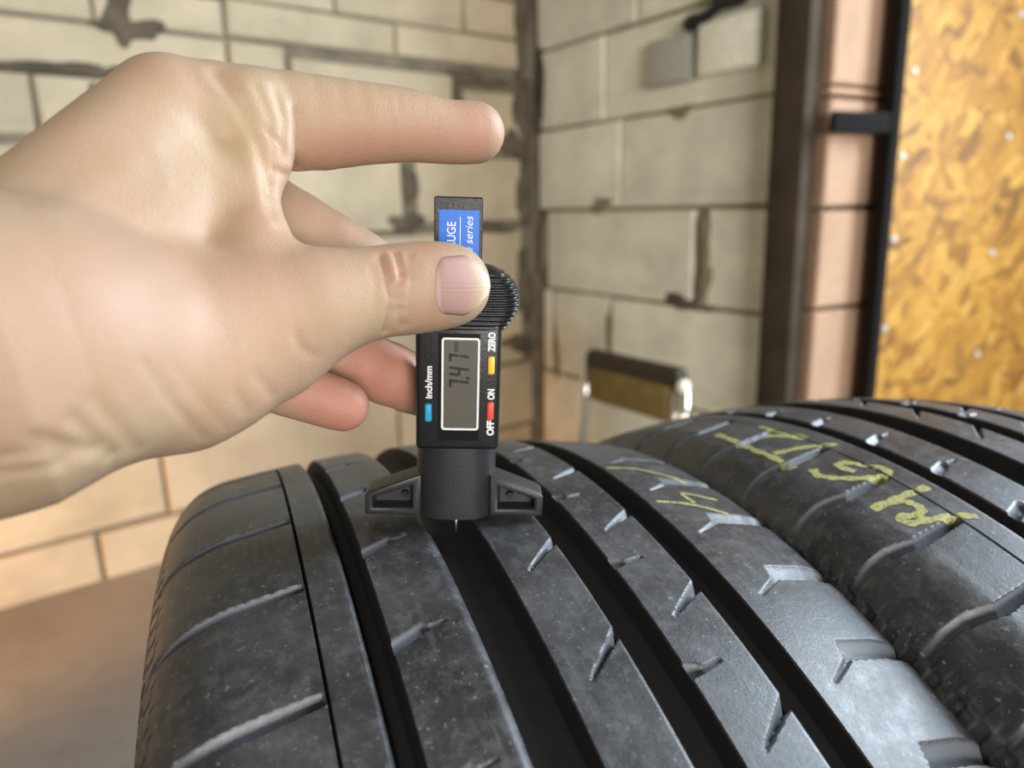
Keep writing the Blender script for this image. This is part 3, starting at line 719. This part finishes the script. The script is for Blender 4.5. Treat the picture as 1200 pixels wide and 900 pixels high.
# ------------------------------------------------------------------ the hand
def pr(a, b):                     # (px, py, depth, radius in px) twice -> capsule in metres
    return (at(*a[:3]), at(*b[:3]), a[3] * a[2] / FP, b[3] * b[2] / FP)
def chain(L, sub=3):
    if len(L) > 2:
        Q = catmull([tuple(x) for x in L], sub); L = [tuple(q) for q in Q]
    return [pr(a, b) for a, b in zip(L[:-1], L[1:])]
def chain1(L): return [pr(a, b) for a, b in zip(L[:-1], L[1:])]
HAND = dict(
 palm=[pr((190, 132, .187, 62), (-40, 352, .155, 92)),
       pr((215, 190, .203, 66), (-40, 370, .172, 95)),
       pr((235, 270, .215, 62), (-20, 410, .180, 95)),
       pr((225, 235, .190, 66), (60, 355, .163, 105)),
       pr((250, 350, .205, 66), (60, 430, .172, 95))]
      + chain1([(345, 365, .187, 58), (230, 395, .176, 84), (120, 418, .163, 106), (20, 425, .152, 140)])
      + [pr((322, 424, .1870, 34), (300, 425, .186, 44))] + chain1([(315, 408, .189, 48), (215, 432, .176, 82), (110, 430, .165, 92)])
      + chain1([(70, 395, .152, 125), (0, 412, .146, 172), (-420, 500, .128, 250), (-900, 640, .135, 250)]),
 web=chain([(290, 130, .194, 46), (303, 172, .195, 42), (290, 232, .191, 36), (300, 300, .187, 46)]),
 index=chain([(200, 127, .188, 58), (345, 143, .206, 55), (425, 145, .213, 46), (478, 147.5, .219, 40.5), (520, 154.5, .2235, 35.5), (556, 155.5, .228, 35.2)]),
 thumb=chain([(320, 366, .186, 62), (400, 350, .1925, 56.5), (452, 341.5, .1975, 52.5), (475, 339, .2000, 52.5), (502, 336, .2035, 51.5), (526, 334.5, .2068, 48.5)]),
 middle=chain([(235, 205, .214, 48), (345, 269, .226, 45), (450, 331, .241, 42), (530, 368, .2545, 34)]),
 ring=chain([(260, 350, .214, 45), (365, 400, .230, 39), (455, 438, .245, 37), (535, 470, .2640, 30)]),
 little=chain([(250, 400, .200, 45), (320, 444, .209, 37), (365, 463, .214, 32), (402, 475.5, .218, 30)]),
)
KIN = dict(palm=.010, web=.0008, index=.0008, thumb=.0008, middle=.0008, ring=.0008, little=.0008)
def smin(a, b, k):
    h = np.clip(.5 + .5 * (b - a) / k, 0, 1); return b * (1 - h) + a * h - k * h * (1 - h)
def caps(p, A, B, ra, rb):
    ba = (B - A).astype(np.float32); pa = p - A.astype(np.float32)
    h = np.clip(pa @ ba / float(ba @ ba), 0, 1)
    return np.linalg.norm(pa - h[:, None] * ba, axis=1) - (ra + (rb - ra) * h)
BBX = {g: (np.min([np.minimum(A - ra, B - rb) for A, B, ra, rb in L], 0).astype(np.float32), np.max([np.maximum(A + ra, B + rb) for A, B, ra, rb in L], 0).astype(np.float32)) for g, L in HAND.items()}
def group_sdf(p, g):
    l, u = BBX[g]; far = np.linalg.norm(np.maximum(np.maximum(l - p, p - u), 0), axis=1) + .002
    ix = np.where(far < .018)[0]; q = p[ix]; d = None
    if len(ix) == 0: return far
    for A, B, ra, rb in HAND[g]:
        x = caps(q, A, B, ra, rb); d = x if d is None else smin(d, x, KIN[g])
    far[ix] = d
    return far
def sdf(p):
    p = np.asarray(p, np.float32)
    d = group_sdf(p, 'palm')
    d = smin(d, group_sdf(p, 'thumb'), .011)
    d = smin(d, group_sdf(p, 'web'), .006)
    d = smin(d, group_sdf(p, 'index'), .0028)
    f = group_sdf(p, 'middle')
    f = smin(f, group_sdf(p, 'ring'), .0008); f = smin(f, group_sdf(p, 'little'), .0008)
    return smin(d, f, .0012)
allp = [x for g in HAND.values() for x in g]
lo = np.min([np.minimum(A - ra, B - rb) for A, B, ra, rb in allp], 0) - .006
hi = np.max([np.maximum(A + ra, B + rb) for A, B, ra, rb in allp], 0) + .006
VOX = .00095; BL = 16
nb = np.ceil((hi - lo) / (VOX * BL)).astype(int); dim = nb * BL + 1
bi = np.stack(np.meshgrid(*[np.arange(n) for n in nb], indexing='ij'), -1).reshape(-1, 3)
dc = sdf(lo + (bi + .5) * BL * VOX)
GRD = np.empty(dim, np.float32)
GRD[:] = np.repeat(np.repeat(np.repeat(np.pad(dc.reshape(nb), ((0, 1),) * 3, mode='edge'), BL, 0), BL, 1), BL, 2)[:dim[0], :dim[1], :dim[2]]
near = bi[np.abs(dc) < BL * VOX * .87 + .004]
loc = np.stack(np.meshgrid(*[np.arange(BL + 1)] * 3, indexing='ij'), -1).reshape(-1, 3)
for k0 in range(0, len(near), 128):
    ch_ = near[k0:k0 + 128]; idx = (ch_[:, None] * BL + loc[None]).reshape(-1, 3)
    GRD[idx[:, 0], idx[:, 1], idx[:, 2]] = sdf(lo + idx * VOX)
# surface nets
S = GRD < 0
c = S[:-1, :-1, :-1].astype(np.int8)
cnt = np.zeros(tuple(dim - 1), np.int8)
for a in (0, 1):
    for b in (0, 1):
        for e in (0, 1): cnt += S[a:dim[0] - 1 + a, b:dim[1] - 1 + b, e:dim[2] - 1 + e]
cells = np.argwhere((cnt > 0) & (cnt < 8)); vid = np.full(tuple(dim - 1), -1, np.int32); vid[tuple(cells.T)] = np.arange(len(cells))
acc = np.zeros((len(cells), 3)); num = np.zeros(len(cells))
cor = [(a, b, e) for a in (0, 1) for b in (0, 1) for e in (0, 1)]
for A_ in cor:
    for ax in range(3):
        if A_[ax]: continue
        B_ = list(A_); B_[ax] = 1
        va = GRD[tuple((cells + A_).T)]; vb = GRD[tuple((cells + B_).T)]; mk = (va < 0) != (vb < 0)
        t = np.where(mk, va / np.where(mk, va - vb, 1), 0)
        pt = np.array(A_, float)[None] + t[:, None] * np.eye(3)[ax]; acc[mk] += pt[mk]; num[mk] += 1
HV = lo + (cells + acc / num[:, None]) * VOX
quads = []
for ax in range(3):
    sl0 = [slice(None)] * 3; sl1 = [slice(None)] * 3; sl0[ax] = slice(0, -1); sl1[ax] = slice(1, None)
    a0, a1 = S[tuple(sl0)], S[tuple(sl1)]
    o1, o2 = (ax + 1) % 3, (ax + 2) % 3
    e = np.argwhere(a0 != a1); e = e[(e[:, o1] > 0) & (e[:, o2] > 0) & (e[:, o1] < dim[o1] - 1) & (e[:, o2] < dim[o2] - 1)]
    u1 = np.eye(3, dtype=int)[o1]; u2 = np.eye(3, dtype=int)[o2]
    q = np.stack([vid[tuple((e - u1 - u2).T)], vid[tuple((e - u2).T)], vid[tuple(e.T)], vid[tuple((e - u1).T)]], 1)
    fl_ = a0[tuple(e.T)]; q[~fl_] = q[~fl_][:, ::-1]; quads.append(q)
HF = np.concatenate(quads); HF = HF[(HF >= 0).all(1)]
def grad(p, e=.0004):
    g = np.stack([sdf(p + np.eye(3)[i] * e) - sdf(p - np.eye(3)[i] * e) for i in range(3)], 1); return g / (np.linalg.norm(g, axis=1)[:, None] + 1e-9)
for _ in range(1): HV = HV - grad(HV) * np.clip(sdf(HV), -.0005, .0005)[:, None]
HN = grad(HV)
def on_skin_many(pp):
    pp = np.asarray(pp, float)
    d = F[None] + RT[None] * ((pp[:, :1] - 600) / FP) + UP[None] * ((450 - pp[:, 1:2]) / FP)
    ln = np.linalg.norm(d, axis=1); t = np.full(len(pp), .07); ok = np.zeros(len(pp), bool)
    for _ in range(70):
        act = np.where(~ok & (t < .4))[0]
        if len(act) == 0: break
        v = sdf(CAM + d[act] * t[act, None]); ok[act[v < .00006]] = True; t[act] += np.where(v < .00006, 0, v / ln[act] * .9)
    return CAM + d * t[:, None], ok | (t < .36)
def skin_line(pts, n=6):
    pp = [(p[0] + (q[0] - p[0]) * t, p[1] + (q[1] - p[1]) * t) for p, q in zip(pts[:-1], pts[1:]) for t in np.linspace(0, 1, n, endpoint=False)] + [pts[-1]]
    P_, ok = on_skin_many(pp); return P_[ok]
def seg_dist(P, L):
    best = np.full(len(P), 9.0)
    for a, b in zip(L[:-1], L[1:]):
        ba = b - a; h = np.clip((P - a) @ ba / (ba @ ba + 1e-12), 0, 1); best = np.minimum(best, np.linalg.norm(P - a - h[:, None] * ba, axis=1))
    return best
# folds, tendons and wrinkles: (pixel polyline, depth mm (negative = ridge), width mm)
FOLDS = [
 ([(240, 88), (270, 124), (290, 167), (303, 214), (316, 258)], -.5, 2.4), ([(252, 86), (284, 124), (304, 168), (314, 212), (318, 250)], .9, 2.0),
 ([(300, 100), (316, 140), (321, 185), (318, 225)], .45, 1.5), ([(322, 105), (332, 140), (331, 180)], .45, 1.3), ([(300, 150), (312, 172), (318, 200)], -.3, 1.6), ([(322, 200), (338, 205)], .6, 1.0), ([(310, 150), (328, 166)], .5, .9),
 ([(346, 128), (349, 145), (350, 170), (348, 198)], 1.0, 1.4), ([(335, 125), (339, 150), (338, 195)], -.5, 2.2),
 ([(446, 300), (455, 326), (459, 352), (452, 389)], .85, .95), ([(463, 296), (471, 318), (466, 342), (472, 384)], .70, .8), ([(479, 298), (483, 330), (479, 380)], .45, .8), ([(455, 300), (463, 325), (462, 350)], -.35, 1.2), ([(472, 330), (474, 375)], -.3, 1.0),
 ([(466, 318), (474, 322)], .3, .9), ([(460, 345), (474, 352)], .4, .8), ([(462, 365), (476, 362)], .3, .8), ([(434, 312), (440, 335), (438, 360)], .25, 1.0), ([(440, 305), (446, 330)], .25, .8), ([(489, 306), (491, 338), (488, 372)], .2, .8),
 ([(513, 150), (510, 188)], .16, .9), ([(461, 140), (458, 188)], .14, 1.0), ([(466, 110), (467, 130)], .12, .8), ([(456, 110), (457, 130)], .12, .8),
 ([(168, 425), (192, 462), (226, 500), (240, 514)], .30, 1.3), ([(182, 432), (203, 462)], .16, 1.0), ([(108, 470), (135, 498), (160, 528)], .45, 2.0), ([(88, 492), (110, 514), (132, 534)], .7, 1.8),
 ([(205, 430), (236, 470), (262, 500)], .16, 1.6), ([(45, 515), (80, 523), (108, 531)], .9, 1.8), ([(0, 538), (40, 531), (80, 537)], .7, 1.8), ([(0, 556), (40, 552), (72, 547)], .6, 1.6),
 ([(366, 416), (352, 408), (348, 394)], .4, 1.5), ([(318, 462), (300, 440)], .3, 1.6), ([(290, 482), (275, 460)], .25, 1.6),
 ([(182, 178), (192, 200), (196, 215)], -.22, 2.2), ([(60, 250), (140, 200), (200, 140)], -.35, 4.0), ([(150, 330), (230, 280), (290, 262)], -.25, 4.0),
]
DSP = np.zeros(len(HV))
for pts, dep, wid in FOLDS:
    L = skin_line(pts)
    if len(L) < 2: continue
    bb0, bb1 = L.min(0) - .008, L.max(0) + .008; ix = np.where(((HV > bb0) & (HV < bb1)).all(1))[0]
    if len(ix) == 0: continue
    DSP[ix] += dep / 1000 * np.exp(-(seg_dist(HV[ix], L) / (wid / 1000)) ** 2)
HV2 = HV - HN * DSP[:, None]
# skin tone: pinker at tips, knuckles and palm side, yellower over tendons
TONE = np.zeros((len(HV), 4), np.float32); TONE[:, 3] = 1
def blob(px, py, r, amt, chn):
    P_, ok = on_skin_many([(px, py)]); c = P_[0]
    if ok[0]: TONE[:, chn] += amt * np.exp(-(np.linalg.norm(HV - c, axis=1) / r) ** 2)
for px, py, r, a in [(572, 152, .012, .3), (545, 168, .012, .4), (400, 175, .016, .45), (470, 165, .012, .35), (460, 312, .005, .4), (470, 325, .004, .3), (500, 292, .007, .5), (500, 375, .008, .35),
                     (420, 490, .010, .9), (380, 470, .014, .9), (440, 445, .014, 1.0), (475, 450, .012, 1.0), (190, 75, .010, .25), (330, 195, .008, .25), (330, 330, .018, .25), (100, 400, .02, .3),
                     (310, 250, .006, .25), (180, 250, .03, .2), (280, 440, .02, .3), (400, 260, .015, .3)]: blob(px, py, r, a, 0)
for px, py, r, a in [(300, 180, .012, .5), (285, 130, .008, .4), (320, 390, .012, .5), (230, 470, .015, .4), (150, 500, .015, .4), (430, 360, .012, .35), (250, 200, .02, .3), (400, 110, .012, .4)]: blob(px, py, r, a, 1)
blob(191, 185, .0013, .25, 2); blob(197, 196, .0016, .25, 2)
me = mesh_np('hand', HV2, HF, True)
at_ = me.attributes.new('tone', 'FLOAT_COLOR', 'POINT'); at_.data.foreach_set('color', np.clip(TONE, 0, 1).ravel())
def mat_skin():
    t = NT('skin'); co = t.co()
    a = t.new('ShaderNodeAttribute'); a.attribute_name = 'tone'; sp = t.new('ShaderNodeSeparateColor'); t.link(a.outputs['Color'], sp.inputs[0])
    n1 = t.noise(55, 4, .6, co); n2 = t.noise(260, 3, .6, co)
    c = t.mix(t.ramp(n1, [(.35, 0.), (.68, 1.)]), (.41, .30, .187), (.46, .315, .215))
    c = t.mix(sp.outputs[1], c, (.50, .39, .235)); c = t.mix(sp.outputs[0], c, (.47, .215, .15)); c = t.mix(sp.outputs[2], c, (.27, .25, .24))
    c = t.mix(t.ramp(n2, [(.6, 0.), (.8, .25)]), c, (.58, .27, .19))
    t.set(Base_Color=c, Roughness=.5); t.b.inputs['Specular IOR Level'].default_value = .4
    t.b.inputs['Subsurface Weight'].default_value = .12; t.b.inputs['Subsurface Radius'].default_value = (1.0, .35, .2); t.b.inputs['Subsurface Scale'].default_value = .004
    v = t.new('ShaderNodeTexVoronoi'); v.feature = 'DISTANCE_TO_EDGE'; v.inputs['Scale'].default_value = 900; t.link(co, v.inputs['Vector'])
    s = t.new('ShaderNodeMath', operation='MULTIPLY_ADD'); t.link(t.ramp(v.outputs['Distance'], [(0., 0.), (.15, 1.)]), s.inputs[0]); s.inputs[1].default_value = .35; t.link(t.noise(260, 4, .65, co), s.inputs[2])
    t.bump(s.outputs[0], .28, .0005); return t.m
hand = link('hand', me, mat_skin())
tag(hand, 'bare left hand and wrist pressing the gauge with thumb, index finger stretched out above', 'hand')
# thumb nail
def mat_nail():
    t = NT('finger_nail'); co = t.co()
    a = t.new('ShaderNodeAttribute'); a.attribute_name = 'tone'; sp = t.new('ShaderNodeSeparateColor'); t.link(a.outputs['Color'], sp.inputs[0])
    mp = t.new('ShaderNodeAttribute'); mp.attribute_name = 'tone'
    w_ = t.new('ShaderNodeTexNoise'); w_.inputs['Scale'].default_value = 26; w_.noise_dimensions = '1D'; t.link(sp.outputs[1], w_.inputs['W'])
    c = t.mix(t.ramp(sp.outputs[0], [(.03, (.72, .56, .50)), (.14, (.62, .37, .33)), (.72, (.62, .39, .33)), (.90, (.70, .50, .38)), (.96, (.80, .68, .50))]) , (0, 0, 0), (0, 0, 0)) if False else t.ramp(sp.outputs[0], [(.0, (.62, .45, .40)), (.10, (.40, .235, .21)), (.60, (.44, .27, .23)), (.84, (.52, .37, .26)), (.95, (.68, .56, .40))])
    t.set(Base_Color=c, Roughness=.5); t.b.inputs['Specular IOR Level'].default_value = .3; t.b.inputs['Subsurface Weight'].default_value = .08; t.b.inputs['Subsurface Scale'].default_value = .002
    t.bump(w_.outputs['Fac'], .22, .0005); return t.m
NU, NVv = 26, 26; pp = []; tn = []
for i in range(NU):
    u = i / (NU - 1)
    for j in range(NVv):
        v = j / (NVv - 1) * 2 - 1
        hh = 37.0 * (1 - .10 * (1 - u)) * (1 if u < .5 else math.sqrt(max(0, 1 - ((u - .5) / .5) ** 2 * .72)))
        pp.append((513 + u * 58.5 - u * 12 * abs(v) ** 2.4 - 2.0 * (1 - v * v) * (1 - u) + 7.0 * abs(v) ** 5 * (1 - u), 334.5 + v * hh)); tn.append((u, j / (NVv - 1), 0, 1))
V, ok = on_skin_many(pp)
for i in np.where(~ok)[0]: V[i] = at(pp[i][0], pp[i][1], .2045)
g = grad(V)
lift = np.array([.00035 + .00025 * (i / (NU - 1)) for i in range(NU) for j in range(NVv)])
edge = np.array([min(1, min(j, NVv - 1 - j) / 2.0, i / 2.0) for i in range(NU) for j in range(NVv)])
Vn = V + g * (lift * edge - .0002 * (1 - edge))[:, None]
Fc = [(i * NVv + j, i * NVv + j + 1, (i + 1) * NVv + j + 1, (i + 1) * NVv + j) for i in range(NU - 1) for j in range(NVv - 1)]
me = mesh_np('thumb_nail', Vn, Fc, True)
a2 = me.attributes.new('tone', 'FLOAT_COLOR', 'POINT'); a2.data.foreach_set('color', np.array(tn, np.float32).ravel())
nail = link('thumb_nail', me, mat_nail(), hand); nail['label'] = 'pinkish ridged thumb nail'
sm = nail.modifiers.new('thickness', 'SOLIDIFY'); sm.thickness = .0004; sm.offset = 0
